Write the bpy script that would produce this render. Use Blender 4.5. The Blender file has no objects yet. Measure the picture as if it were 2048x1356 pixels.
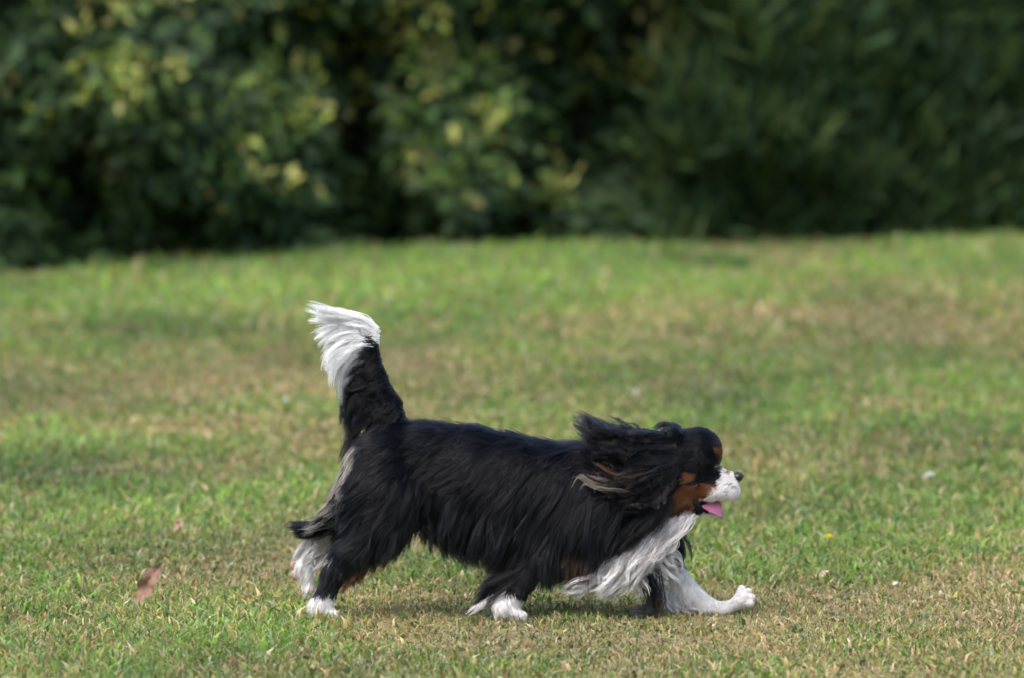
import bpy, math, random
import numpy as np
from mathutils import Vector

# ------------------------------------------------------------------ camera
D0 = 14.5            # distance of the dog from the camera, metres
HC = 1.5             # camera height
FPX = 17356.0        # focal length in pixels of the 2048 px wide photograph
PITCH = math.atan((678 + 556) / FPX)
scene = bpy.context.scene
cam_d = bpy.data.cameras.new("camera")
cam = bpy.data.objects.new("camera", cam_d)
scene.collection.objects.link(cam)
cam.location = (0, 0, HC)
cam.rotation_euler = (math.pi / 2 - PITCH, 0, 0)
cam_d.sensor_width = 36
cam_d.lens = FPX / 2048 * 36
cam_d.clip_start = 0.5
cam_d.clip_end = 2000
cam_d.dof.use_dof = True
cam_d.dof.focus_distance = D0
cam_d.dof.aperture_fstop = 5.0
scene.camera = cam

# ------------------------------------------------------------------ light
EL, AZ = math.radians(58), math.radians(-35)
w = bpy.data.worlds.new("World")
scene.world = w
w.use_nodes = True
nt = w.node_tree
bg = nt.nodes["Background"]
sky = nt.nodes.new("ShaderNodeTexSky")
sky.sky_type = 'NISHITA'
sky.sun_disc = False
sky.sun_elevation = EL
sky.sun_rotation = AZ
sky.air_density = 1.0
sky.dust_density = 4.0
sky.ozone_density = 1.0
nt.links.new(sky.outputs[0], bg.inputs[0])
bg.inputs[1].default_value = 0.15
sun_d = bpy.data.lights.new("sun", 'SUN')
sun = bpy.data.objects.new("sun", sun_d)
scene.collection.objects.link(sun)
sun_d.energy = .85
sun_d.angle = math.radians(55)
sun_d.color = (1.0, 0.99, 0.97)
sdir = Vector((math.sin(AZ) * math.cos(EL), math.cos(AZ) * math.cos(EL) * -1, math.sin(EL)))
sky.sun_rotation = math.atan2(sdir.x, sdir.y)
sun.rotation_euler = sdir.to_track_quat('Z', 'Y').to_euler()
scene.view_settings.view_transform = 'Standard'
scene.view_settings.look = 'None'
scene.view_settings.exposure = 1.38
scene.view_settings.gamma = 1
scene.render.engine = 'CYCLES'
scene.cycles.filter_width = 1.7
scene.cycles.max_bounces = 8
scene.cycles.use_denoising = True
scene.cycles_curves.shape = 'RIBBONS'

R = np.random.RandomState(7)

# ------------------------------------------------------------------ helpers
def lattice(seed, n=64):
    return np.random.RandomState(seed).rand(n, n, n).astype(np.float32)
_LAT = {}
def vnoise(p, scale=1.0, seed=0):
    """smooth value noise in 3D, 0..1; p (N,3)"""
    if seed not in _LAT:
        _LAT[seed] = lattice(seed, 32)
    L = _LAT[seed]
    q = np.asarray(p, dtype=np.float64) * scale + 100.0
    i = np.floor(q).astype(int)
    f = q - i
    f = f * f * (3 - 2 * f)
    out = np.zeros(len(q))
    for a in (0, 1):
        for b in (0, 1):
            for c in (0, 1):
                wgt = (f[:, 0] if a else 1 - f[:, 0]) * (f[:, 1] if b else 1 - f[:, 1]) * (f[:, 2] if c else 1 - f[:, 2])
                out += wgt * L[(i[:, 0] + a) % 32, (i[:, 1] + b) % 32, (i[:, 2] + c) % 32]
    return out
def fbm(p, scale, seed, octv=3):
    o = 0; a = 1; t = 0
    for k in range(octv):
        o = o + a * vnoise(p, scale * 2 ** k, seed + k); t += a; a *= 0.5
    return o / t
def norm(v):
    return v / np.maximum(np.linalg.norm(v, axis=-1, keepdims=True), 1e-9)
def lerp(a, b, t):
    return a + (b - a) * t
def sstep(a, b, x):
    t = np.clip((x - a) / (b - a), 0, 1)
    return t * t * (3 - 2 * t)

def link(o, parent=None):
    scene.collection.objects.link(o)
    if parent is not None:
        o.parent = parent
    return o
def tag(o, label=None, cat=None, group=None, kind=None):
    if label: o["label"] = label
    if cat: o["category"] = cat
    if group: o["group"] = group
    if kind: o["kind"] = kind
    return o
def empty(name, loc, rz=0):
    o = bpy.data.objects.new(name, None)
    o.location = loc
    o.rotation_euler = (0, 0, rz)
    o.empty_display_size = 0.1
    return link(o)
def mesh_np(name, V, F, mat, parent=None, col=None, smooth=False):
    """V (n,3); F (m,k) all faces with k corners; col per vertex (n,3)"""
    me = bpy.data.meshes.new(name)
    V = np.ascontiguousarray(V, dtype=np.float32)
    F = np.ascontiguousarray(F, dtype=np.int32)
    m, k = F.shape
    me.vertices.add(len(V))
    me.vertices.foreach_set("co", V.ravel())
    me.loops.add(m * k)
    me.loops.foreach_set("vertex_index", F.ravel())
    me.polygons.add(m)
    me.polygons.foreach_set("loop_start", np.arange(m, dtype=np.int32) * k)
    me.polygons.foreach_set("loop_total", np.full(m, k, dtype=np.int32))
    me.polygons.foreach_set("use_smooth", np.full(m, smooth))
    me.update(calc_edges=True)
    if col is not None:
        a = me.attributes.new("Col", 'FLOAT_COLOR', 'POINT')
        a.data.foreach_set("color", np.hstack([col, np.ones((len(col), 1))]).astype(np.float32).ravel())
    me.materials.append(mat)
    return link(bpy.data.objects.new(name, me), parent)

def material(name, color=(.5, .5, .5), rough=.6, attr=False, spec=.5, sheen=0, noise=None, trans=0, sss=0):
    m = bpy.data.materials.new(name)
    m.use_nodes = True
    t = m.node_tree
    b = t.nodes["Principled BSDF"]
    b.inputs["Roughness"].default_value = rough
    b.inputs["Specular IOR Level"].default_value = spec
    b.inputs["Base Color"].default_value = (*color, 1)
    src = None
    if attr:
        a = t.nodes.new("ShaderNodeAttribute"); a.attribute_name = "Col"; src = a.outputs["Color"]
    if noise:
        n = t.nodes.new("ShaderNodeTexNoise"); n.inputs["Scale"].default_value = noise[0]
        n.inputs["Detail"].default_value = 6
        tc = t.nodes.new("ShaderNodeTexCoord"); t.links.new(tc.outputs["Object"], n.inputs["Vector"])
        mr = t.nodes.new("ShaderNodeMapRange"); mr.inputs[3].default_value = 1 - noise[1]; mr.inputs[4].default_value = 1 + noise[1]
        mr.inputs[1].default_value = .3; mr.inputs[2].default_value = .7
        t.links.new(n.outputs[0], mr.inputs[0])
        mx = t.nodes.new("ShaderNodeVectorMath"); mx.operation = 'SCALE'
        if src: t.links.new(src, mx.inputs[0])
        else: mx.inputs[0].default_value = color
        t.links.new(mr.outputs[0], mx.inputs["Scale"])
        src = mx.outputs[0]
    if src: t.links.new(src, b.inputs["Base Color"])
    if sss:
        b.inputs["Subsurface Weight"].default_value = sss
        b.inputs["Subsurface Scale"].default_value = .004
    if trans:
        tr = t.nodes.new("ShaderNodeBsdfTranslucent")
        if src: t.links.new(src, tr.inputs[0])
        else: tr.inputs[0].default_value = (*color, 1)
        mix = t.nodes.new("ShaderNodeMixShader"); mix.inputs[0].default_value = trans
        t.links.new(b.outputs[0], mix.inputs[1]); t.links.new(tr.outputs[0], mix.inputs[2])
        t.links.new(mix.outputs[0], t.nodes["Material Output"].inputs["Surface"])
    return m

def ground_at(px, py, h=0.0):
    """world point at height h seen at a pixel of the photograph"""
    dist = (HC - h) * FPX / max(py + 556, 1)
    return ((px - 1024) / FPX * dist, dist)

# hedge line on the ground (in the photo it runs up to the right)
HA, HB = ground_at(0, 570), ground_at(2048, 496)
def hedge_y(x):
    return HA[1] + (HB[1] - HA[1]) * (x - HA[0]) / (HB[0] - HA[0])
def gz(x, y):
    """ground height: level by the dog, very gentle swells beyond"""
    p = np.stack([x, y, 0 * x], -1).reshape(-1, 3)
    n = (fbm(p, .55, 41, 2) - .5).reshape(np.shape(x))
    return n * 0.10 * sstep(1.2, 6, np.abs(np.asarray(y) - D0) + .5 * np.abs(x))

# ------------------------------------------------------------------ lawn
def tint(x, y):
    """0 = dry tan turf, 1 = fresh green turf"""
    p = np.stack([x, y * .38, 0 * x], -1)
    g = (fbm(p, 1.1, 11, 3) - .5) * 1.2 + (fbm(p, 5.0, 17, 3) - .5) * 1.5 + .42
    for (px, py, rx, ry, a) in PATCH:
        cx, cy = ground_at(px, py)
        dx = (x - cx) * FPX / cy / rx
        dy = (HC * FPX / np.maximum(y, 1) - 556 - py) / ry
        g = g + .75 * a * np.exp(-(dx * dx + dy * dy))
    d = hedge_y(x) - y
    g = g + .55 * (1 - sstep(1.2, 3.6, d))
    return np.clip(g, 0, 1)
PATCH = [(110, 905, 240, 40, .5), (300, 1010, 420, 50, .3), (1700, 1085, 420, 55, .4), (1720, 790, 300, 40, .25),
         (400, 1300, 330, 45, .45), (1250, 835, 250, 40, .2), (1950, 830, 180, 50, .35), (1440, 545, 70, 12, .5),
         (330, 620, 420, 50, .25), (1750, 640, 500, 60, -.3), (1000, 790, 800, 40, -.25), (350, 760, 450, 45, -.35),
         (850, 700, 500, 35, -.12), (120, 1130, 300, 50, -.15), (1750, 1230, 400, 60, -.3), (800, 1290, 300, 40, -.22),
         (1650, 900, 300, 40, -.2), (760, 1180, 220, 30, -.25), (1150, 600, 400, 30, .15), (1300, 1290, 300, 40, -.2)]

def ground_material():
    m = bpy.data.materials.new("turf_soil"); m.use_nodes = True
    t = m.node_tree; b = t.nodes["Principled BSDF"]
    b.inputs["Roughness"].default_value = .95; b.inputs["Specular IOR Level"].default_value = .15
    a = t.nodes.new("ShaderNodeAttribute"); a.attribute_name = "Col"
    tc = t.nodes.new("ShaderNodeTexCoord")
    n = t.nodes.new("ShaderNodeTexNoise"); n.inputs["Scale"].default_value = 45; n.inputs["Detail"].default_value = 8
    t.links.new(tc.outputs["Object"], n.inputs["Vector"])
    mr = t.nodes.new("ShaderNodeMapRange"); mr.inputs[1].default_value = .3; mr.inputs[2].default_value = .7
    mr.inputs[3].default_value = .45; mr.inputs[4].default_value = 1.35
    t.links.new(n.outputs[0], mr.inputs[0])
    mx = t.nodes.new("ShaderNodeVectorMath"); mx.operation = 'SCALE'
    t.links.new(a.outputs["Color"], mx.inputs[0]); t.links.new(mr.outputs[0], mx.inputs["Scale"])
    t.links.new(mx.outputs[0], b.inputs["Base Color"])
    return m

def axis(lo, hi, a, b, fine, coarse):
    return np.unique(np.concatenate([np.linspace(lo, a, coarse), np.linspace(a, b, fine), np.linspace(b, hi, coarse)]))
gx = axis(-400, 400, -8, 8, 160, 30)
gy = axis(-60, 900, 8, 32, 200, 30)
GX, GY = np.meshgrid(gx, gy, indexing='ij')
fade = (np.abs(GX) < 12) & (GY < 40)
GZ = gz(GX, GY) * fade
nx_, ny_ = len(gx), len(gy)
idx = np.arange(nx_ * ny_).reshape(nx_, ny_)
GF = np.stack([idx[:-1, :-1], idx[1:, :-1], idx[1:, 1:], idx[:-1, 1:]], -1).reshape(-1, 4)
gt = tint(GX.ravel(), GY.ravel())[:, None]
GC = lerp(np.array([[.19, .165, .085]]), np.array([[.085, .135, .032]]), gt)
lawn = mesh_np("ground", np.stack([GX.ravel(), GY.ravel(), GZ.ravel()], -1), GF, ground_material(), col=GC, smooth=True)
tag(lawn, "mown lawn ground with dry and green patches", "ground", kind="structure")

def blades(n, y0, y1, side, seed, width, hgt, straw=False, broad=False):
    r = np.random.RandomState(seed)
    # sample with density proportional to 1/y so pixels get a fair share
    y = y0 + (y1 - y0) * r.rand(n)
    hw = .066 * y + side
    x = (r.rand(n) * 2 - 1) * hw
    keep = y < hedge_y(x) + .25
    x, y = x[keep], y[keep]; n = len(x)
    t = tint(x, y)
    # thin the sward a little in clumps
    cl = fbm(np.stack([x, y, 0 * x], -1), 14, 23, 2)
    keep = r.rand(n) < .45 + 1.1 * cl
    x, y, t, cl = x[keep], y[keep], t[keep], cl[keep]; n = len(x)
    z = gz(x, y)
    d = hedge_y(x) - y
    tall = 1 + .5 * (1 - sstep(.0, .7, d)) * r.rand(n)
    h = hgt * (.45 + .75 * r.rand(n)) * (.65 + .6 * t) * (.6 + .8 * cl) * tall
    wd = width * (.6 + .8 * r.rand(n))
    lean = .35 + 1.35 * r.rand(n)
    if straw: lean += 1.0; h *= 1.1
    az = r.rand(n) * 2 * math.pi
    dirx, diry = np.cos(az), np.sin(az)
    lx, ly = dirx * lean, diry * lean
    if straw: lx = lx + .6
    if broad:
        keep = fbm(np.stack([x, y, 0 * x + 9], -1), 3.1, 67, 2) > .5
        h = np.where(keep, h, h * .3)
    # dead or live
    u = r.rand(n)
    dead = u > (.34 + .46 * t)
    if broad: dead[:] = False
    tan = np.array([[.34, .265, .125], [.28, .20, .085], [.46, .385, .235], [.25, .15, .06], [.29, .27, .07], [.38, .285, .15]])[r.randint(0, 6, n)]
    gr = np.array([[.080, .160, .022], [.125, .22, .026], [.058, .12, .026], [.16, .235, .035], [.11, .17, .075]])[r.randint(0, 5, n)]
    gr = gr * (.8 + .45 * t[:, None]) * (1 + .4 * (1 - sstep(.3, 3.2, d)))[:, None]  # fresh green by the hedge; colour also raised to offset the hedge's shade
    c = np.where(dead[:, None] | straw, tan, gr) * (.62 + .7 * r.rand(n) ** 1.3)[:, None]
    pn = (fbm(np.stack([x, y * .5, 0 * x + 3], -1), 2.2, 61, 2) - .5)[:, None]
    c = c * 1.03 * (1 + 1.0 * pn * np.array([[1.1, .9, .8]]))
    # blade direction across
    wa = r.rand(n) * math.pi
    wx, wy = np.cos(wa) * wd * .5, np.sin(wa) * wd * .5 * .4
    nrm = np.sqrt(1 + lean ** 2)
    P0 = np.stack([x, y, z - .003], -1)
    W = np.stack([wx, wy, 0 * x], -1)
    mid = P0 + np.stack([lx * h * .25, ly * h * .25, h * .55 / nrm * 1.3], -1)
    tip = P0 + np.stack([lx * h * .9, ly * h * .9, h / nrm], -1)
    V = np.stack([P0 - W, P0 + W, mid + W * .75, mid - W * .75, tip], 1).reshape(-1, 3)
    b = np.arange(n)[:, None] * 5
    F = np.concatenate([b + np.array([[0, 1, 2]]), b + np.array([[0, 2, 3]]), b + np.array([[3, 2, 4]])])
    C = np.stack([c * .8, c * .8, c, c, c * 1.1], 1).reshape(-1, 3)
    return V, F, C
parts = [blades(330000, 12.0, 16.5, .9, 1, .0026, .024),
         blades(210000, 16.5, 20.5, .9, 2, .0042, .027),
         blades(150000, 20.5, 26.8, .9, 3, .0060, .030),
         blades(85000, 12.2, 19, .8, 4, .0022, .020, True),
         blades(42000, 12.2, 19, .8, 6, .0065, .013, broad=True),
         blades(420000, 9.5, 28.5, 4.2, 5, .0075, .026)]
Vs, Fs, Cs, off = [], [], [], 0
for V, F, C in parts:
    Vs.append(V); Fs.append(F + off); Cs.append(C); off += len(V)
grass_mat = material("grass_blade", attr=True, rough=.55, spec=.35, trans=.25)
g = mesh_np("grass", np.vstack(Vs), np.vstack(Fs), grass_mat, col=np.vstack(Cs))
tag(g, "short mown grass, green mixed with dry straw coloured blades", "grass", kind="stuff")

# ------------------------------------------------------------------ hedges
def leaf_cloud(n, xa, xb, seed, kind):
    """leaves on the lumpy face and through the depth of a hedge"""
    r = np.random.RandomState(seed)
    x = xa + (xb - xa) * r.rand(n)
    z = 3.1 * r.rand(n) ** 1.15
    p2 = np.stack([x - 1.7, z, 0 * x], -1)
    lump = fbm(p2, 1.9, 71 + seed, 3)            # big bulges and hollows
    hole = fbm(p2, 3.3, 91 + seed, 2)
    dep = np.abs(r.randn(n)) * .10
    deep = r.rand(n) < .25
    dep = np.where(deep, r.rand(n) * .9, dep)
    depth = (1.35 if kind == 'laurel' else .65) * (.62 - lump) + dep + .1 + np.maximum(0, hole - .47) * (2.2 if kind == 'laurel' else .8)
    y = hedge_y(x) + depth
    keep = r.rand(n) < np.clip(1.5 - 1.1 * hole, .25, 1)
    x, y, z, dep, lump = x[keep], y[keep], z[keep], dep[keep], lump[keep]; n = len(x)
    z = z + gz(x, y)
    # the far depth of the hedge: leaves all the way through
    back = r.rand(n) < .28
    y = np.where(back, hedge_y(x) + .9 + 1.0 * r.rand(n), y)
    if kind == 'laurel':
        L = (.055 + .05 * r.rand(n)) * np.where(back, 1.7, 1); Wd = L * .42
        yaw = r.rand(n) * 2 * math.pi; pit = -.3 + r.randn(n) * .5
    else:
        L = (.07 + .08 * r.rand(n)) * np.where(back, 1.5, 1); Wd = L * np.where(back, .5, .16)
        yaw = -math.pi / 2 + r.randn(n) * .9; pit = .9 + r.randn(n) * .4
    ax = np.stack([np.cos(yaw) * np.cos(pit), np.sin(yaw) * np.cos(pit), np.sin(pit)], -1)
    side = norm(np.cross(ax, norm(np.stack([r.randn(n) * .4, r.randn(n) * .4 - .5, np.ones(n)], -1))))
    nn = norm(np.cross(side, ax))
    base = np.stack([x, y, z], -1)
    L, Wd = L[:, None], Wd[:, None]
    V = np.stack([base, base + ax * L * .35 + side * Wd * .5 + nn * Wd * .12, base + ax * L * .75 + side * Wd * .36 + nn * Wd * .05,
                  base + ax * L - nn * Wd * .2, base + ax * L * .75 - side * Wd * .36 + nn * Wd * .05,
                  base + ax * L * .35 - side * Wd * .5 + nn * Wd * .12], 1).reshape(-1, 3)
    b = np.arange(n)[:, None] * 6
    F = np.concatenate([b + np.array([[0, 1, 2, 3]]), b + np.array([[0, 3, 4, 5]])])
    if kind == 'laurel':
        pal = np.array([[.030, .064, .022], [.046, .088, .021], [.023, .050, .020], [.058, .098, .038]])
        c = pal[r.randint(0, 4, n)]
        young = fbm(np.stack([x, z, y * .3], -1), 7.5, 33, 2) + .25 * (vnoise(np.stack([x, z, 0 * x], -1), 1.7, 35) - .5) - .12 * (z < .25)
        yy = (young > .90) & (r.rand(n) < .75) & (dep < .16)
        yc = np.array([[.15, .17, .035], [.24, .23, .075], [.09, .13, .025]])[r.randint(0, 3, n)]
        c = np.where(yy[:, None], yc, c)
    else:
        pal = np.array([[.030, .066, .022], [.040, .080, .020], [.060, .090, .022], [.022, .050, .022]])
        c = pal[r.randint(0, 4, n)]
        young = fbm(np.stack([x, z * .5, y * .3], -1), 3.0, 37, 3)
        yy = (young > .61) & (r.rand(n) < .5) & (z > .3) & (dep < .2)
        yc = np.array([[.16, .17, .05], [.10, .14, .03]])[r.randint(0, 2, n)]
        c = np.where(yy[:, None], yc, c)
    c = c * (.8 + .4 * r.rand(n))[:, None] * (.6 + .8 * vnoise(np.stack([x, z, y], -1), 4.5, 39))[:, None]
    C = np.repeat(c, 6, 0)
    return V, F, C
leaf_mat = material("hedge_leaf", attr=True, rough=.6, spec=.28, trans=.15)
bark_mat = material("hedge_bark", (.07, .055, .04), .9, noise=(30, .4))
XS = (1385 - 1024) / FPX * 24.8        # where one kind of hedge gives way to the other

def tubes(lines, sides=7):
    """lines: list of (points (k,3), radii (k))"""
    Vv, Ff, o = [], [], 0
    for P, rr in lines:
        P = np.asarray(P, float); k = len(P)
        T = norm(np.gradient(P, axis=0))
        up = np.array([0, 1, 0]) if abs(T[0][1]) < .8 else np.array([1, 0, 0])
        A = norm(np.cross(T, up)); B = np.cross(T, A)
        an = np.arange(sides) * 2 * math.pi / sides
        ring = P[:, None] + (A[:, None] * np.cos(an)[None, :, None] + B[:, None] * np.sin(an)[None, :, None]) * np.asarray(rr)[:, None, None]
        Vv.append(ring.reshape(-1, 3))
        i = np.arange(k - 1)[:, None] * sides; j = np.arange(sides)[None]
        j2 = (j + 1) % sides
        Ff.append(np.stack([i + j, i + j2, i + sides + j2, i + sides + j], -1).reshape(-1, 4) + o)
        o += k * sides
    return np.vstack(Vv), np.vstack(Ff)

def hedge(name, label, xa, xb, n, seed, kind):
    root = empty(name, ((xa + xb) / 2, hedge_y((xa + xb) / 2) + .9, 0))
    V, F, C = leaf_cloud(n, xa, xb, seed, kind)
    V = V - np.array(root.location)
    # young shoots: rosettes of pale leaves standing out of the face
    r = np.random.RandomState(seed + 9)
    ns, per = (5200, 9) if kind == 'laurel' else (3, 16)
    sx = xa + (xb - xa) * r.rand(ns); sz = .12 + 2.9 * r.rand(ns) ** 1.0
    q2 = np.stack([sx - 1.7, sz, 0 * sx], -1)
    ok = r.rand(ns) < np.clip((fbm(q2, 1.6, 57, 2) - .44) * 4 + .5 * np.exp(-((sx - XS + .05) / .14) ** 2) * (sz < .55), .12, 1)
    sx, sz, q2 = sx[ok], sz[ok], q2[ok]; ns = len(sx)
    lump = fbm(q2, 1.9, 71 + seed, 3); hole = fbm(q2, 3.3, 91 + seed, 2)
    sy = hedge_y(sx) + (1.35 if kind == 'laurel' else .65) * (.62 - lump) + .07 + np.maximum(0, hole - .47) * (2.2 if kind == 'laurel' else .8)
    cen = np.repeat(np.stack([sx, sy, sz + gz(sx, sy)], -1), per, 0); m_ = len(cen)
    cen = cen + r.randn(m_, 3) * np.array([.022, .015, .018])
    ax = norm(r.randn(m_, 3) * (1 if kind == 'laurel' else .45) + (np.array([0, -.5, .5]) if kind == 'laurel' else np.array([.3, -.3, 1.8])))
    sd = norm(np.cross(ax, r.randn(m_, 3))); l_ = ((.03 + .025 * r.rand(m_)) if kind == 'laurel' else (.06 + .07 * r.rand(m_)))[:, None]
    w_ = l_ * (.24 if kind == 'laurel' else .045)
    V2 = np.stack([cen, cen + ax * l_ * .5 + sd * w_, cen + ax * l_, cen + ax * l_ * .5 - sd * w_], 1).reshape(-1, 3)
    F2 = np.arange(m_)[:, None] * 4 + np.array([[0, 1, 2, 3]])
    cols = np.array([[.30, .36, .07], [.44, .44, .13], [.18, .28, .06], [.12, .20, .05], [.10, .16, .05], [.36, .34, .13]]) if kind == 'laurel' else np.array([[.10, .10, .03], [.13, .11, .045], [.06, .085, .02]])
    c2 = cols[np.repeat(r.randint(0, len(cols), ns), per)] * (.7 + .6 * r.rand(m_))[:, None]
    F = np.vstack([F, F2 + len(V)]); V = np.vstack([V, V2 - np.array(root.location)]); C = np.vstack([C, np.repeat(c2, 4, 0)])
    mesh_np("foliage", V, F, leaf_mat, root, C)
    # dense dark twiggy heart: a lumpy wall well inside the leaves
    r = np.random.RandomState(seed + 5)
    lines = []
    k = int((xb - xa) / .33)
    for i in range(k):
        sx = xa + (i + .5 + .5 * (r.rand() - .5)) * (xb - xa) / k
        sy = hedge_y(sx) + 1.15 + .3 * r.rand()
        P = [[sx, sy, -.05]]; rad = [.035]
        for s in range(9):
            P.append([P[-1][0] + r.randn() * .06, P[-1][1] + r.randn() * .05, P[-1][2] + .34]); rad.append(.035 * (1 - s / 10))
        lines.append((P, rad))
        for s in range(1, 9):
            for q in range(3):
                a = r.rand() * 2 * math.pi; l = .25 + .35 * r.rand()
                p = np.array(P[s])
                e = p + np.array([math.cos(a) * l, math.sin(a) * l * .8, l * .6])
                lines.append(([p, (p + e) / 2 + r.randn(3) * .02, e], [.012, .008, .003]))
    V, F = tubes(lines, 6)
    mesh_np("stem", V - np.array(root.location), F, bark_mat, root, smooth=True)
    tag(root, label, "hedge")
    return root
hedge("laurel_hedge", "tall broad leaved dark hedge with yellow green young leaves, left and middle", -4.6, XS + .12, 150000, 3, 'laurel')
hedge("conifer_hedge", "tall fine leaved dark olive hedge with brownish tips, right part of the background", XS - .12, 4.9, 130000, 4, 'cypress')
# ------------------------------------------------------------------ the dog
# modelled in its own frame: X forward, Y across (minus = side nearer the camera),
# height given as "py" = 1240 - Z; 1190 units are one metre; feet stand on Z = 0.
SC = 1190.0
DOG = empty("dog", (0, D0, 0))
tag(DOG, "small long haired black, white and tan spaniel running to the right across the lawn", "dog")
def loc(P):
    """dog units (x, y, Z) -> metres in the frame of DOG"""
    P = np.asarray(P, float)
    return np.stack([(P[..., 0] - 1024) / SC, P[..., 1] / SC, P[..., 2] / SC], -1)
def up(P):
    """(x, py, y) -> (x, y, Z)"""
    P = np.asarray(P, float)
    return np.stack([P[..., 0], P[..., 2], 1240 - P[..., 1]], -1)

# chains: (x, py, y, radius), depth scale, blend
CH = [
 # trunk
 ([(775, 910, 0, 54), (840, 928, 0, 74), (930, 955, 0, 92), (1020, 982, 0, 98), (1100, 998, 0, 98), (1170, 1000, 0, 88), (1230, 1020, 0, 66)], .72, 22),
 ([(1080, 1030, 0, 80), (1170, 1050, 0, 72), (1240, 1060, 0, 46)], .80, 22),
 # neck
 ([(1180, 965, 0, 74), (1270, 955, 0, 60), (1340, 940, 0, 48)], .78, 22),
 ([(1250, 1020, 0, 50), (1320, 1005, 0, 38), (1365, 985, 0, 30)], .8, 20),
 # skull, brow, cheeks
 ([(1362, 914, 0, 48), (1396, 907, 0, 46)], .95, 12),
 ([(1350, 950, 0, 42), (1385, 962, 0, 37)], 1.05, 12),
 ([(1410, 915, -14, 26), (1412, 915, 14, 26)], 1., 10),
 # ear base knob
 ([(1343, 875, -30, 17), (1343, 875, 30, 17)], 1., 9),
 # muzzle with its padded lips
 ([(1410, 958, 0, 30), (1458, 965, 0, 17)], 1.0, 9),
 ([(1416, 980, -14, 21), (1459, 984, -11, 19)], .8, 7),
 ([(1416, 980, 14, 21), (1459, 984, 11, 19)], .8, 7),
 # lower jaw
 ([(1365, 995, 0, 24), (1400, 1018, 0, 14), (1428, 1031, 0, 8)], 1.15, 7),
 # tail
 ([(785, 880, 0, 30), (778, 820, 0, 24), (752, 755, 0, 17), (741, 700, 0, 13), (732, 664, 0, 8)], 1., 16),
 # near hind leg
 ([(762, 925, -28, 58), (764, 990, -40, 68), (758, 1050, -46, 54)], .72, 18),
 ([(755, 1052, -48, 46), (702, 1108, -50, 30), (668, 1148, -50, 19), (656, 1180, -50, 16), (646, 1206, -50, 19)], .95, 9),
 ([(638, 1214, -50, 17), (656, 1224, -50, 14)], 1.2, 7),
 # far hind leg
 ([(765, 925, 28, 54), (738, 990, 40, 54), (712, 1040, 48, 32)], .72, 18),
 ([(712, 1040, 48, 30), (668, 1072, 50, 20), (636, 1090, 50, 15), (622, 1120, 50, 15), (608, 1142, 50, 16)], .95, 9),
 ([(606, 1146, 50, 16), (614, 1172, 50, 12)], 1.2, 7),
 # near fore leg
 ([(1190, 1010, -48, 52), (1150, 1070, -56, 42), (1085, 1118, -58, 27)], .65, 18),
 ([(1085, 1118, -58, 24), (1050, 1160, -58, 16), (1032, 1184, -58, 17), (1018, 1206, -58, 19)], .95, 9),
 ([(1006, 1214, -58, 19), (1028, 1226, -58, 14)], 1.2, 7),
 # far fore leg, reaching forward
 ([(1200, 1010, 46, 52), (1285, 1058, 56, 50), (1332, 1125, 58, 33)], .65, 18),
 ([(1325, 1135, 56, 30), (1370, 1190, 56, 22), (1412, 1222, 56, 15), (1450, 1229, 56, 10.5), (1476, 1216, 56, 10)], .9, 10),
 ([(1478, 1214, 56, 12), (1489, 1206, 56, 11)], 1.4, 7),
]
def toes(cx, cpy, cy, dx, dpy, r, spread):
    out = []
    for k in (-1.5, -.5, .5, 1.5):
        out.append(([(cx, cpy, cy + k * spread * .6, r), (cx + dx, cpy + dpy, cy + k * spread, r * .95)], 1., 2.5))
    return out
CH += toes(652, 1224, -50, 18, 5, 7.5, 9)
CH += toes(1028, 1225, -58, 17, 5, 7.5, 9)
for k_, (tx, tpy, td) in enumerate(((1484, 1189, 68), (1497, 1194, 61), (1504, 1205, 53), (1500, 1216, 45))):
    CH.append(([(1476, 1210, 56, 8), (tx, tpy, td, 6.2)], 1., 1.0))
CH += toes(612, 1172, 50, 4, 14, 6.5, 8)

H = 4.0
X0, X1, Y0, Y1, Z0, Z1 = 556, 1524, -112, 112, -12, 612
ax_, ay_, az_ = np.arange(X0, X1, H), np.arange(Y0, Y1, H), np.arange(Z0, Z1, H)
SH = (len(ax_), len(ay_), len(az_))
FLD = np.full(SH, 60.0)
def stamp(F, chain, k, ds, pts=None):
    for a, b in zip(chain[:-1], chain[1:]):
        A = up(np.array([a[:3]]))[0]; B = up(np.array([b[:3]]))[0]; ra, rb = a[3], b[3]
        rm = max(ra, rb) + 62
        lo = np.minimum(A, B) - rm; hi = np.maximum(A, B) + rm
        s = [slice(max(0, int((lo[i] - g0) / H)), max(1, int((hi[i] - g0) / H) + 2)) for i, g0 in enumerate((X0, Y0, Z0))]
        gx_, gy_, gz_ = ax_[s[0]][:, None, None], ay_[s[1]][None, :, None], az_[s[2]][None, None, :]
        # depth scaled: the cross section is narrower or wider across the dog
        d = B - A; d2 = np.array([d[0], d[1] / ds, d[2]]); L2 = (d2 ** 2).sum()
        px, py, pz = gx_ - A[0], (gy_ - A[1]) / ds, gz_ - A[2]
        t = np.clip((px * d2[0] + py * d2[1] + pz * d2[2]) / L2, 0, 1)
        dist = np.sqrt((px - t * d2[0]) ** 2 + (py - t * d2[1]) ** 2 + (pz - t * d2[2]) ** 2) - (ra + (rb - ra) * t)
        dist = dist * min(1, ds ** .5)
        cur = F[s[0], s[1], s[2]]
        h = np.clip(.5 + .5 * (cur - dist) / k, 0, 1)
        F[s[0], s[1], s[2]] = cur + (dist - cur) * h - k * h * (1 - h)
for chain, ds, k in CH:
    stamp(FLD, chain, k, ds)
# pelt folds
GRD = [g_.astype(np.float32) for g_ in np.gradient(FLD, H)]

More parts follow.
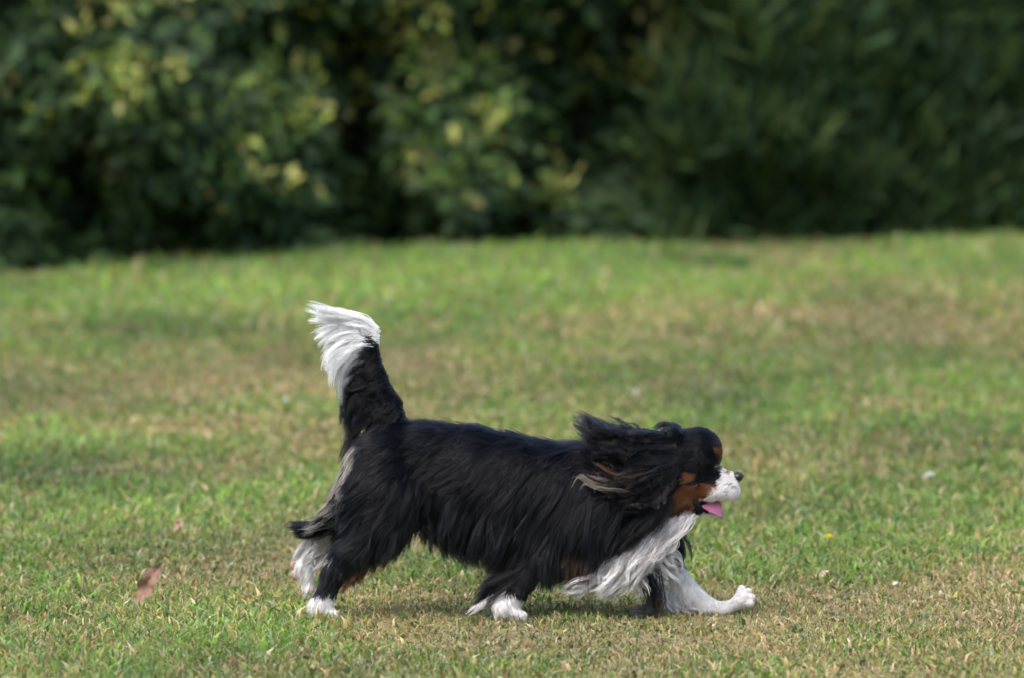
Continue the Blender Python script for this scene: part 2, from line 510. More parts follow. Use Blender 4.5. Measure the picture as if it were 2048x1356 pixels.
def samp(F, P):
    q = (P - np.array([X0, Y0, Z0])) / H
    q = np.clip(q, 0, np.array(SH) - 1.001)
    i = q.astype(int); f = q - i
    o = 0
    for a in (0, 1):
        for b in (0, 1):
            for c in (0, 1):
                wgt = (f[:, 0] if a else 1 - f[:, 0]) * (f[:, 1] if b else 1 - f[:, 1]) * (f[:, 2] if c else 1 - f[:, 2])
                o = o + wgt * F[i[:, 0] + a, i[:, 1] + b, i[:, 2] + c]
    return o
def grad(P):
    return norm(np.stack([samp(G_, P) for G_ in GRD], -1))

def surface_nets(F):
    """one vertex per mixed cell, one quad per crossed edge"""
    S = F < 0
    nx, ny, nz = F.shape
    cs = np.zeros((nx - 1, ny - 1, nz - 1), int)
    for a in (0, 1):
        for b in (0, 1):
            for c in (0, 1):
                cs += S[a:nx - 1 + a, b:ny - 1 + b, c:nz - 1 + c]
    cells = np.argwhere((cs > 0) & (cs < 8))
    vid = np.full(cs.shape, -1); vid[tuple(cells.T)] = np.arange(len(cells))
    acc = np.zeros((len(cells), 3)); cnt = np.zeros(len(cells))
    cor = [(a, b, c) for a in (0, 1) for b in (0, 1) for c in (0, 1)]
    for p in cor:
        for q in cor:
            if sum(q[i] - p[i] for i in range(3)) == 1 and all(q[i] >= p[i] for i in range(3)):
                fa = F[cells[:, 0] + p[0], cells[:, 1] + p[1], cells[:, 2] + p[2]]
                fb = F[cells[:, 0] + q[0], cells[:, 1] + q[1], cells[:, 2] + q[2]]
                m = (fa < 0) != (fb < 0)
                t = np.where(m, fa / np.where(m, fa - fb, 1), 0)[:, None]
                acc += (np.array(p) + t * (np.array(q) - np.array(p))) * m[:, None]; cnt += m
    V = (cells + acc / cnt[:, None])
    Q = []
    for axn in range(3):
        o1, o2 = [(1, 2), (2, 0), (0, 1)][axn]
        sl = [slice(0, s_) for s_ in F.shape]
        A = [slice(None)] * 3; B = [slice(None)] * 3
        A[axn] = slice(0, -1); B[axn] = slice(1, None)
        e = np.argwhere(S[tuple(A)] != S[tuple(B)])
        e = e[(e[:, o1] > 0) & (e[:, o2] > 0) & (e[:, o1] < F.shape[o1] - 1) & (e[:, o2] < F.shape[o2] - 1)]
        ins = S[tuple(e.T)]
        d1 = np.zeros(3, int); d1[o1] = 1; d2 = np.zeros(3, int); d2[o2] = 1
        q = np.stack([vid[tuple((e - d1 - d2).T)], vid[tuple((e - d2).T)], vid[tuple(e.T)], vid[tuple((e - d1).T)]], -1)
        q[~ins] = q[~ins][:, ::-1]
        Q.append(q)
    return V, np.vstack(Q)

# ---- coat colours
def inpoly(x, y, poly):
    c = np.zeros(len(x), bool); n = len(poly)
    for i in range(n):
        x1, y1 = poly[i]; x2, y2 = poly[(i + 1) % n]
        if y1 == y2: continue
        m = ((y1 > y) != (y2 > y)) & (x < (x2 - x1) * (y - y1) / (y2 - y1) + x1)
        c ^= m
    return c
BLACK = np.array([.0030, .0033, .0048]); WHITE = np.array([.70, .68, .66]); TAN = np.array([.165, .060, .023])
GREY = np.array([.34, .31, .27]); BROWN = np.array([.030, .017, .011])
POLY = [
 (BROWN, None, [(1125, 1085), (1185, 1080), (1190, 1120), (1135, 1130)]),
 (TAN * .7, None, [(690, 1205), (678, 1185), (692, 1150), (730, 1122), (785, 1088), (850, 1080), (830, 1115), (760, 1145), (715, 1180)]),
 (GREY, None, [(690, 870), (722, 880), (716, 930), (690, 985), (672, 1050), (672, 1110), (640, 1120), (560, 1110), (600, 1065), (640, 1040), (650, 980)]),
 (BLACK, 1, [(598, 1132), (662, 1122), (656, 1156), (602, 1162)]),
 (BLACK, 1, [(620, 1040), (662, 1035), (662, 1075), (620, 1078)]),
 (WHITE, 1, [(560, 1082), (628, 1078), (640, 1110), (650, 1190), (560, 1190)]),
 (WHITE, -1, [(600, 1190), (690, 1186), (700, 1250), (600, 1250)]),
 (WHITE, -1, [(960, 1190), (1010, 1182), (1070, 1196), (1070, 1250), (960, 1250)]),
 (WHITE, None, [(1316, 1026), (1340, 1016), (1375, 1014), (1400, 1008), (1460, 1012), (1450, 1050), (1395, 1055), (1375, 1085), (1368, 1140), (1420, 1150),
         (1540, 1170), (1540, 1260), (1310, 1260), (1300, 1200), (1180, 1215), (1060, 1200), (1080, 1172), (1170, 1172), (1195, 1140), (1235, 1112), (1275, 1070)]),
 (BLACK, 1, [(1225, 980), (1378, 1060), (1378, 1135), (1300, 1140), (1225, 1100)]),
 (WHITE, None, [(1449, 920), (1500, 925), (1500, 1012), (1412, 1004), (1400, 1000), (1424, 984), (1439, 962)]),
 (BLACK, None, [(1380, 1002), (1412, 1002), (1428, 1020), (1418, 1028), (1396, 1028), (1384, 1014)]),
 (TAN, None, [(1338, 1020), (1350, 986), (1370, 967), (1400, 971), (1440, 967), (1424, 988), (1402, 1003), (1386, 1020)]),
 (TAN * .5, None, [(1336, 1024), (1345, 1000), (1362, 1004), (1388, 1008), (1386, 1022)]),
 (TAN * 1.15, None, [(1364, 962), (1375, 947), (1397, 946), (1391, 957), (1376, 963)]),
 (TAN * 1.2, None, [(1451, 938), (1459, 941), (1464, 950), (1455, 949)]),
 (TAN, None, [(1429, 901), (1442, 900), (1455, 914), (1455, 926), (1440, 922)]),
]
def coat(P, jit=3.0, seed=5):
    """colour of the coat at (x, y, Z)"""
    r = np.random.RandomState(seed)
    n = len(P)
    j = (np.stack([vnoise(P, .09, 51), vnoise(P, .09, 52)], -1) - .5) * jit * 3 + r.randn(n, 2) * jit * .6
    x = P[:, 0] + j[:, 0]; py = 1240 - P[:, 2] + j[:, 1]
    C = np.tile(BLACK, (n, 1))
    for c, s_, poly in POLY:
        m = inpoly(x, py, poly)
        if s_: m &= (P[:, 1] * s_ > 6)
        C[m] = c
    spk = inpoly(x, py, [(1448, 966), (1472, 966), (1474, 990), (1450, 992)]) & (vnoise(P, .38, 77) > .72)
    C[spk] = WHITE * .4
    tip = (py + 26 * (vnoise(P, .12, 78) - .5) < 672 + (x - 740) * .35) & (x < 790) & (py < 760)
    C[tip] = WHITE * 1.12
    return C

body_mat = material("dog_skin_coat", attr=True, rough=.75, spec=.25)
BV, BF = surface_nets(FLD)
BV = BV * H + np.array([X0, Y0, Z0])
body = mesh_np("body", loc(BV), BF, body_mat, DOG, coat(BV, 1.5), smooth=True)

# ---- hair
def fur_material(name, rough, radial):
    m = bpy.data.materials.new(name); m.use_nodes = True
    t = m.node_tree; t.nodes.remove(t.nodes["Principled BSDF"])
    h = t.nodes.new("ShaderNodeBsdfHairPrincipled"); h.model = 'CHIANG'; h.parametrization = 'COLOR'
    a = t.nodes.new("ShaderNodeAttribute"); a.attribute_name = "Col"
    t.links.new(a.outputs["Color"], h.inputs["Color"])
    h.inputs["Roughness"].default_value = rough; h.inputs["Radial Roughness"].default_value = radial
    h.inputs["Random Roughness"].default_value = .2; h.inputs["IOR"].default_value = 1.27
    t.links.new(h.outputs[0], t.nodes["Material Output"].inputs["Surface"])
    return m
hair_mat0 = material("dog_hair_plain", attr=True, rough=.36, spec=.30)
hair_mat = fur_material("dog_hair", .22, .35)
hair_soft = material("dog_hair_soft", attr=True, rough=.6, spec=.3, trans=.25)
def hair(name, P, C, r0, r1, parent, mat):
    """P (n,k,3) in dog units, C (n,k,3)"""
    n, k, _ = P.shape
    hc = bpy.data.hair_curves.new(name)
    hc.add_curves([k] * n)
    hc.attributes["position"].data.foreach_set("vector", loc(P).astype(np.float32).ravel())
    t = np.linspace(0, 1, k)
    rad = (lerp(r0, r1, t ** 1.3) / SC)[None] * np.ones((n, 1))
    a = hc.attributes.get("radius") or hc.attributes.new("radius", 'FLOAT', 'POINT')
    a.data.foreach_set("value", rad.astype(np.float32).ravel())
    a = hc.attributes.new("Col", 'FLOAT_COLOR', 'POINT')
    a.data.foreach_set("color", np.concatenate([C, np.ones((n, k, 1))], -1).astype(np.float32).ravel())
    hc.materials.append(mat)
    return link(bpy.data.objects.new(name, hc), parent)

FLOW = np.array([  # x, py, dx, dpy, length, lift
 (1465, 942, -1, -.2, 6, .25), (1450, 972, -.8, .5, 8, .2), (1445, 995, -.7, .7, 8, .2), (1425, 1030, -.8, .5, 10, .2), (1390, 975, -1, .25, 13, .2),
 (1425, 895, -.7, -.7, 10, .15), (1430, 920, -.9, -.3, 8, .15), (1385, 862, -1, .1, 16, .15), (1380, 915, -1, .3, 16, .15), (1345, 870, -1, .1, 24, .2),
 (1290, 900, -.95, .25, 48, .25), (1290, 970, -.75, .6, 60, .25), (1220, 910, -.95, .3, 50, .25), (1200, 980, -.6, .8, 62, .25),
 (1335, 1030, -.6, .8, 40, .3), (1360, 1005, -.8, .6, 24, .2),
 (1130, 900, -.9, .45, 46, .2), (1150, 1010, -.35, .95, 60, .2), (1060, 890, -.9, .4, 42, .2), (970, 875, -.95, .35, 38, .16), (850, 855, -.97, .25, 36, .16),
 (1060, 980, -.55, .85, 52, .2), (960, 960, -.8, .6, 50, .2), (870, 930, -.85, .5, 48, .2), (930, 1040, -.45, .9, 62, .25), (850, 1020, -.5, .85, 52, .25),
 (1020, 1070, -.2, 1., 66, .25), (1100, 1080, -.25, 1., 50, .2), (1180, 1100, -.45, .9, 44, .25), (1240, 1070, -.55, .85, 50, .3),
 (760, 890, -.85, .5, 36, .2), (765, 960, -.75, .65, 44, .2), (760, 1030, -.7, .7, 42, .2), (720, 1090, -.65, .75, 34, .2), (700, 950, -.6, .8, 40, .3),
 (665, 1150, -.4, .9, 20, .25), (650, 1200, -.25, .95, 13, .2), (665, 1230, .2, .9, 7, .2), (650, 1085, -.8, .5, 26, .25), (612, 1140, -.4, .9, 14, .25),
 (1060, 1150, -.4, .9, 24, .2), (1020, 1210, -.1, 1, 12, .2), (1045, 1232, .3, .8, 6, .2),
 (1330, 1120, -.3, .9, 30, .2), (1370, 1180, -.1, .95, 20, .2), (1425, 1218, .3, .8, 10, .2), (1485, 1204, .7, -.4, 3.5, .12), (1500, 1208, .7, -.1, 3.5, .12),
 (780, 840, -.75, .25, 26, .2), (755, 770, -.8, .1, 24, .2), (742, 710, -.85, .0, 22, .2), (735, 665, -.9, -.1, 20, .2)], float)
def flow(P):
    d2 = (P[:, None, 0] - FLOW[None, :, 0]) ** 2 + ((1240 - P[:, None, 2]) - FLOW[None, :, 1]) ** 2
    wgt = 1 / (d2 + 60) ** 1.6
    wgt /= wgt.sum(1, keepdims=True)
    o = wgt @ FLOW[:, 2:]
    return np.stack([o[:, 0], 0 * o[:, 0], -o[:, 1]], -1), o[:, 2], o[:, 3]

# roots, by area
Tri = np.concatenate([BF[:, [0, 1, 2]], BF[:, [0, 2, 3]]])
A_, B_, C_ = BV[Tri[:, 0]], BV[Tri[:, 1]], BV[Tri[:, 2]]
area = np.linalg.norm(np.cross(B_ - A_, C_ - A_), axis=1)
cen = (A_ + B_ + C_) / 3
wt = area * np.where(cen[:, 0] > 1345, 3.2, 1) * np.where((cen[:, 2] < 60), 2.2, 1)
wt = wt * np.where((cen[:, 1] > 25) & (cen[:, 2] > 60), .45, 1)
# keep eyes, nose and mouth free
def scatter(n, seed, wt):
    r = np.random.RandomState(seed)
    t = r.choice(len(Tri), n, p=wt / wt.sum())
    u, v = r.rand(n, 1), r.rand(n, 1)
    s = np.sqrt(u)
    return A_[t] * (1 - s) + B_[t] * s * (1 - v) + C_[t] * s * v
ys_ = np.linspace(-90, 0, 400)
fs_ = samp(FLD, np.stack([np.full(400, 1430.), ys_, np.full(400, 1240 - 937.)], -1))
EYE = np.array([1430, ys_[np.argmax(fs_ < 0)] + 2.5, 1240 - 937.])
NOSE = np.array([1477, 0, 1240 - 956.])
K = 9
def groom(roots, seed, lmul=1.0):
    r = np.random.RandomState(seed)
    n = len(roots)
    _, L, lift = flow(roots)
    L = L * lmul * np.where(roots[:, 0] < 1320, 1.25, 1) * (.6 + .6 * r.rand(n)) * (.75 + .5 * vnoise(roots, .03, 81))
    fly = r.rand(n) < .08
    L = np.where(fly & (roots[:, 0] < 1330), L * 1.25, L); lift = lift + .35 * fly
    N = grad(roots)
    p = roots - N * 1.0
    P = [p]
    wav = (np.stack([vnoise(roots, .045, 83), vnoise(roots, .045, 84), vnoise(roots, .045, 85)], -1) - .5) + 1.15 * (np.stack([vnoise(roots, .11, 86), vnoise(roots, .11, 87), vnoise(roots, .11, 88)], -1) - .5)
    for k in range(K - 1):
        F_, _, _ = flow(p)
        N = grad(p)
        d = F_ + wav * .9 + r.randn(n, 3) * .05
        dn = (d * N).sum(1, keepdims=True)
        under = sstep(-.05, -.5, N[:, 2:3]) * (roots[:, 0:1] < 1330) * (roots[:, 2:3] > 90)
        d = d - dn * N * np.where(dn < 0, .95, .85 * (1 - under)) - np.array([0, 0, .5]) * under
        d = norm(d) + N * (lift * (1.1 - k / K))[:, None]
        d[:, 2] -= .05 + .012 * k
        p = p + norm(d) * (L / (K - 1))[:, None]
        s_ = samp(FLD, p); lim = 1.2 + 5 * (k / K) * np.minimum(1, L / 40)
        push = np.maximum(0, lim - s_)
        p = p + grad(p) * push[:, None]
        P.append(p)
    return np.stack(P, 1), L
def clump(P, cells, amt, seed):
    """draw the strands together in locks towards their tips"""
    r = np.random.RandomState(seed)
    n = len(P)
    root = P[:, 0]
    from mathutils.kdtree import KDTree
    gi = r.choice(n, max(1, n // cells), replace=False)
    kd = KDTree(len(gi))
    for i, g_ in enumerate(gi): kd.insert(root[g_], i)
    kd.balance()
    who = np.array([gi[kd.find(q)[1]] for q in root])
    t = np.linspace(0, 1, P.shape[1])[None, :, None]
    tgt = P[who]
    off = (root - root[who])[:, None]
    am = (amt * (.6 + .4 * r.rand(n)) * np.where(root[:, 0] > 1345, .35, 1))[:, None, None]
    near = tgt + off * (1 - .85 * t)
    Q = lerp(P, near, am * t ** .9)
    # each lock has its own shade
    sh = (.78 + .5 * r.rand(n))[who]; sh = np.where(root[:, 0] > 1345, .5 + .5 * sh, sh)
    return Q, sh
def strand_col(roots, sh, seed, k=K):
    r = np.random.RandomState(seed)
    c = coat(roots, 3.0, seed)
    c = c * (sh * (.85 + .3 * r.rand(len(c))))[:, None]
    return np.repeat(c[:, None], k, 1)
def free_face(p):
    d1 = np.linalg.norm((p - EYE) * np.array([1, 1, 1]), axis=1) > 12
    d1b = np.linalg.norm((p - EYE * np.array([1, -1, 1])), axis=1) > 9.5
    d2 = np.linalg.norm(p - NOSE, axis=1) > 12
    return d1 & d1b & d2

rt = scatter(125000, 1, wt)
rt = rt[free_face(rt)]
P, L = groom(rt, 2)
P, sh = clump(P, 20, .62, 3)
C = strand_col(rt, sh, 4)
dark = C[:, 0].max(1) < .09
hair("coat_hair", P[dark], C[dark], .52, .10, body, hair_mat)
hair("pale_hair", P[~dark], C[~dark], .52, .12, body, hair_soft)

def sheet(name, guides, nlock, per, c0, c1, seed, parent, mat=hair_mat, wid=7, curl=4, freq=2.2, r0=.6, r1=.12, k=14, yj=10, jl=.35, hang=0, st=0, jp=1.3, tp=.85, shv=(.7, .6)):
    """locks of hair interpolated between guide curves (x, py, y)"""
    r = np.random.RandomState(seed)
    G_ = np.stack([up(resamp(np.array(g_, float), k)) for g_ in guides])
    m = len(guides)
    u = r.rand(nlock) * (m - 1); i = np.minimum(u.astype(int), m - 2); f = (u - i)[:, None, None]
    LK = G_[i] * (1 - f) + G_[i + 1] * f
    t = np.linspace(0, 1, k)
    # random shortening along the curve
    s_ = 1 - jl * r.rand(nlock) ** jp
    LK = cut(LK, s_) if not st else cut(LK, s_, st * r.rand(nlock) * s_)
    LK[:, :, 1] += (r.randn(nlock) * yj)[:, None] * (.4 + .6 * t)
    ph = r.rand(nlock, 3) * 6.28; fr = freq * (.7 + .6 * r.rand(nlock))
    for a in range(3):
        LK[:, :, a] += (r.randn(nlock)[:, None] * wid * .5) * np.minimum(1, t * 2) + curl * (t ** .8)[None] * np.sin(ph[:, a:a + 1] + fr[:, None] * 6.28 * t)
    LK[:, :, 2] -= hang * t[None] ** 2
    # strands in each lock
    off = r.randn(nlock, per, 3) * wid * .42
    taper = (1 - tp * t ** 1.2)
    S_ = LK[:, None] + off[:, :, None, :] * taper[None, None, :, None]
    S_ = S_.reshape(-1, k, 3)
    n = len(S_)
    S_ = cut(S_, 1 - .25 * r.rand(n))
    for a in range(3):
        S_[:, :, a] += 1.7 * r.randn(n)[:, None] * np.sin(6.28 * t[None] * (1 + r.rand(n)[:, None]) + r.rand(n)[:, None] * 6)
    uu = np.repeat(u / (m - 1), per)
    sh = np.repeat(shv[0] + shv[1] * r.rand(nlock) ** 2, per) * (.85 + .3 * r.rand(n))
    if callable(c0):
        C = c0(uu, t, r, nlock, per)
    else:
        C = lerp(np.array(c0)[None, None], np.array(c1)[None, None], np.clip(t * 1.2, 0, 1)[None, :, None]) * np.ones((n, 1, 1))
    C = C * sh[:, None, None]
    return hair(name, S_, C, r0, r1, parent, mat)
def resamp(g_, k):
    d = np.r_[0, np.cumsum(np.linalg.norm(np.diff(g_, axis=0), axis=1))]; d /= d[-1]
    # smooth (Catmull-Rom) through the points
    m = len(g_); out = []
    ext = np.vstack([2 * g_[0] - g_[1], g_, 2 * g_[-1] - g_[-2]])
    for q in np.linspace(0, 1, k):
        j = min(np.searchsorted(d, q, side='right') - 1, m - 2)
        f = (q - d[j]) / (d[j + 1] - d[j])
        a, b, c, e = ext[j], ext[j + 1], ext[j + 2], ext[j + 3]
        out.append(.5 * (2 * b + (c - a) * f + (2 * a - 5 * b + 4 * c - e) * f ** 2 + (3 * b - a - 3 * c + e) * f ** 3))
    return np.array(out)
def cut(LK, s_, s0=0):
    n, k, _ = LK.shape
    s0 = np.zeros(n) + s0
    q = (s0[:, None] + np.linspace(0, 1, k)[None] * (s_ - s0)[:, None]) * (k - 1)
    i = np.minimum(q.astype(int), k - 2); f = (q - i)[..., None]
    ii = np.arange(n)[:, None]
    return LK[ii, i] * (1 - f) + LK[ii, i + 1] * f

B1 = (.0036, .0037, .0050); B2 = (.0060, .0054, .0060); W1 = (.76, .74, .72); W2 = (.80, .79, .78)
# near ear: a leathery flap blown back, clothed in long waving hair
def ear(sy, dy):
    fl = [[(1350, 882, 44), (1300, 884, 62), (1258, 888, 74)], [(1352, 895, 48), (1296, 900, 70), (1244, 902, 82)],
          [(1354, 915, 50), (1300, 925, 70), (1243, 922, 82)], [(1350, 935, 48), (1310, 948, 62), (1268, 945, 72)]]
    G_ = np.stack([up(resamp(np.array(g_, float), 10)) for g_ in fl])
    G_[:, :, 1] *= sy; G_[:, :, 2] += dy
    G2 = np.stack([G_[min(int(u), 2)] * (1 - (u - min(int(u), 2))) + G_[min(int(u), 2) + 1] * (u - min(int(u), 2)) for u in np.linspace(0, 3, 9)])
    a = G2.reshape(-1, 3); b = a + np.array([0, 5.0 * sy, -1.])
    n = len(a); V = np.vstack([a, b]); F = []
    ix = np.arange(90).reshape(9, 10)
    q = np.stack([ix[:-1, :-1], ix[1:, :-1], ix[1:, 1:], ix[:-1, 1:]], -1).reshape(-1, 4)
    F = [q, q[:, ::-1] + n]
    rim = np.r_[ix[0], ix[1:, -1], ix[-1, -2::-1], ix[-2:0:-1, 0]]
    r2 = np.roll(rim, -1)
    F.append(np.stack([rim, rim + n, r2 + n, r2], -1))
    e = mesh_np("ear", loc(V), np.vstack(F), body_mat, body, np.tile(BLACK, (2 * n, 1)), smooth=True)
    g = [[(1350, 874, 46), (1300, 868, 60), (1250, 866, 74), (1208, 856, 84), (1176, 836, 86), (1150, 826, 84)],
         [(1348, 882, 46), (1295, 880, 64), (1235, 880, 80), (1190, 864, 86), (1158, 846, 86), (1138, 834, 86)],
         [(1350, 892, 48), (1290, 894, 68), (1230, 896, 86), (1185, 888, 90), (1150, 866, 88)],
         [(1352, 902, 50), (1290, 914, 70), (1235, 920, 88), (1195, 912, 92), (1160, 892, 88)],
         [(1354, 915, 50), (1297, 936, 72), (1242, 943, 88), (1205, 934, 92), (1180, 915, 88)],
         [(1354, 928, 50), (1302, 953, 70), (1252, 966, 84), (1205, 962, 90), (1150, 948, 88)],
         [(1352, 940, 50), (1312, 972, 68), (1265, 986, 78), (1222, 984, 84), (1190, 972, 84)],
         [(1350, 955, 48), (1324, 992, 60), (1290, 1014, 68), (1250, 1018, 74), (1205, 1006, 78)]]
    gg = [[(x, y_ - dy, (d * .8 + 4) * sy) for x, y_, d in q] for q in g]
    def cc(uu, t, r, nl, per):
        n = len(uu)
        C = lerp(np.array(B1)[None, None], np.array(B2)[None, None], t[None, :, None]) * np.ones((n, 1, 1))
        lk = np.repeat(r.rand(nl), per)
        st = r.rand(n)
        pale = (uu > .55) & (uu < .95) & (lk > .86) & (st < .5)
        C[pale] = lerp(np.array(B1)[None], np.array([.26, .21, .155])[None], (sstep(.5, .9, t))[:, None])
        br = (uu > .45) & (lk < .10) & (st < .5)
        C[br] = lerp(np.array(B1)[None], np.array([.06, .030, .017])[None], (sstep(.35, .7, t))[:, None])
        return C
    sheet("ear_hair", gg, 560, 20, cc, None, 21 + int(sy), e, wid=8, curl=6.5, freq=2.2, yj=12, jl=.6, jp=1.0, tp=.68, k=20, r0=.5, st=.45, shv=(.6, 1.8))  # wide brightness spread between locks paints in the look of lit curls
    if sy < 0:
        sheet("pale_ear_hair", [[(1262, 958, -84), (1225, 962, -90), (1190, 958, -92), (1162, 946, -92), (1142, 966, -90)], [(1245, 975, -84), (1215, 974, -90), (1180, 968, -92), (1152, 950, -92), (1140, 972, -90)],
              [(1275, 985, -80), (1250, 975, -86), (1232, 972, -90), (1214, 988, -90)]], 10, 11, (.05, .035, .025), (.34, .29, .235), 61, e, wid=4.5, curl=3.5, freq=.8, yj=4, k=16, r0=.5, mat=hair_soft)
        sheet("tan_ear_hair", [[(1245, 950, -86), (1215, 938, -92), (1190, 922, -94), (1176, 905, -94)], [(1262, 966, -84), (1232, 950, -90), (1205, 932, -94), (1186, 918, -94)]],
              9, 10, (.03, .016, .01), (.13, .055, .024), 62, e, wid=3.5, curl=2, freq=.8, yj=4, k=14, r0=.45)
    return e
ear(-1, 0)
ear(1, -8)

# tail feathering
T = [[(800, 855, 0), (775, 868, 0), (752, 878, 0)],
     [(786, 838, 0), (752, 846, 0), (728, 852, 0), (716, 868, 0)],
     [(776, 812, 0), (738, 820, 0), (714, 832, 0), (700, 858, 0), (694, 880, 0)],
     [(766, 782, 0), (726, 792, 0), (702, 808, 0), (692, 832, 0), (688, 862, 0)],
     [(760, 755, 0), (722, 764, 0), (697, 780, 0), (689, 805, 0), (687, 840, 0)],
     [(754, 728, 0), (717, 736, 0), (692, 752, 0), (683, 780, 0), (685, 822, 0)],
     [(750, 700, 0), (712, 710, 0), (686, 738, 0), (678, 775, 0), (684, 815, 0)]]
def tc_(uu, t, r, nl, per):
    n = len(uu)
    lk = np.repeat(r.randn(nl), per)
    w_ = sstep(.45, .62, t[None] * .75 + (uu[:, None] - .80) * 1.9 + lk[:, None] * .05)
    return lerp(np.array(B1)[None, None], np.array([.62, .62, .66])[None, None], w_[..., None])
sheet("tail_hair", T, 420, 24, tc_, None, 31, body, wid=6, curl=3, freq=1.0, yj=9, tp=.6, jl=.6, k=16, r0=.5, mat=hair_mat)
T2 = [[(750, 704, 0), (710, 712, 0), (684, 735, 0), (668, 765, 0), (676, 800, 0)],
      [(752, 695, 0), (712, 695, 0), (682, 712, 0), (660, 735, 0), (658, 760, 0)],
      [(754, 684, 0), (712, 678, 0), (680, 690, 0), (655, 708, 0), (645, 728, 0)],
      [(755, 676, 0), (715, 664, 0), (682, 668, 0), (655, 678, 0), (638, 698, 0)],
      [(755, 668, 0), (718, 652, 0), (682, 648, 0), (648, 653, 0), (618, 660, 0)],
      [(750, 662, 0), (722, 644, 0), (684, 636, 0), (648, 632, 0), (618, 628, 0)],
      [(746, 658, 0), (722, 642, 0), (684, 632, 0), (640, 619, 0), (596, 604, 0)]]
sheet("tail_plume", T2, 300, 20, (.86, .86, .86), (.90, .90, .90), 32, body, wid=7, curl=3, freq=.8, yj=8, jl=.55, k=14, r0=.48, st=.1, tp=.55, mat=hair_soft)
# stray long strands hanging under the tail
sheet("tail_wisp", [[(720, 800, 0), (700, 830, 0), (692, 880, 0), (672, 950, 0)], [(726, 830, 0), (708, 850, 0), (704, 900, 0), (690, 935, 0)], [(735, 830, 2), (712, 880, 0), (705, 930, 0), (655, 985, 0)]],
      34, 14, (.006, .006, .006), (.014, .012, .011), 33, body, wid=6, curl=3, freq=.8, yj=5, k=14)

# white ruff on throat and chest
RU = [[(1393, 1030, -8), (1374, 1052, -16), (1346, 1078, -26), (1314, 1100, -38), (1275, 1116, -48)],
      [(1372, 1032, -18), (1352, 1068, -30), (1322, 1108, -42), (1290, 1142, -50), (1262, 1168, -54)],
      [(1345, 1040, -28), (1320, 1080, -40), (1290, 1120, -48), (1262, 1156, -54), (1246, 1188, -54)],
      [(1318, 1055, -36), (1292, 1098, -46), (1265, 1138, -52), (1240, 1172, -54), (1222, 1202, -52)],
      [(1285, 1075, -38), (1258, 1110, -48), (1236, 1148, -54), (1214, 1178, -54), (1198, 1204, -50)],
      [(1255, 1092, -40), (1230, 1122, -46), (1206, 1152, -50), (1184, 1176, -50), (1170, 1198, -46)],
      [(1222, 1104, -38), (1196, 1136, -44), (1166, 1160, -46), (1130, 1178, -44), (1085, 1186, -40)]]
sheet("chest_hair", RU, 300, 18, (.70, .67, .64), (.80, .78, .76), 41, body, wid=8, curl=8, freq=1.3, st=.35, tp=.62, shv=(.5, .75), yj=10, jl=.45, k=18, r0=.62, mat=hair_soft)
sheet("chest_hair", [[(1330, 1060, -26), (1345, 1100, -24), (1362, 1125, -10), (1372, 1150, 10)], [(1300, 1080, -34), (1305, 1120, -36), (1330, 1145, -20), (1362, 1172, 5)],
                     [(1280, 1100, -38), (1285, 1140, -40), (1300, 1175, -30), (1318, 1205, -10)], [(1265, 1110, -38), (1262, 1150, -40), (1270, 1185, -36), (1278, 1212, -30)]],
      64, 16, (.74, .71, .68), W1, 42, body, tp=.62, wid=6, curl=7, freq=1.3, yj=8, jl=.4, k=16, mat=hair_soft)
# feathering behind the far foreleg: white with a black curl
sheet("leg_feather", [[(1330, 1140, 50), (1320, 1180, 46), (1330, 1215, 44), (1345, 1236, 42)], [(1350, 1170, 52), (1345, 1200, 48), (1360, 1225, 46), (1385, 1240, 46)],
                      [(1385, 1200, 52), (1385, 1220, 48), (1400, 1234, 48)]],
      46, 26, (.55, .52, .49), W1, 43, body, wid=7, curl=5, freq=1.1, yj=7, k=14, mat=hair_soft)
sheet("leg_feather", [[(1292, 1110, -20), (1294, 1155, -34), (1306, 1192, -34), (1292, 1220, -28), (1262, 1228, -20)], [(1306, 1120, -16), (1310, 1165, -30), (1314, 1205, -30), (1296, 1228, -24), (1246, 1224, -16)]],
      24, 18, B1, B2, 44, body, wid=15, curl=6, freq=1.0, yj=8, tp=.6, jl=.5, k=16)
# near foreleg feathering swept back
sheet("leg_feather", [[(1050, 1120, -60), (1020, 1145, -58), (975, 1165, -52), (948, 1195, -46)], [(1045, 1140, -62), (1010, 1160, -60), (975, 1180, -54), (945, 1215, -46)],
                      [(1040, 1155, -62), (1010, 1170, -60), (985, 1190, -56), (962, 1212, -50)]],
      46, 34, B1, B2, 45, body, wid=9, curl=3, freq=.8, yj=6, k=14, jl=.25)
sheet("leg_feather", [[(1012, 1180, -62), (985, 1190, -60), (958, 1212, -56), (928, 1236, -54)], [(1015, 1186, -62), (990, 1196, -60), (962, 1214, -56), (934, 1232, -54)]],
      7, 26, (.6, .6, .6), W1, 46, body, wid=5, curl=1.5, yj=3, k=12, mat=hair_soft)
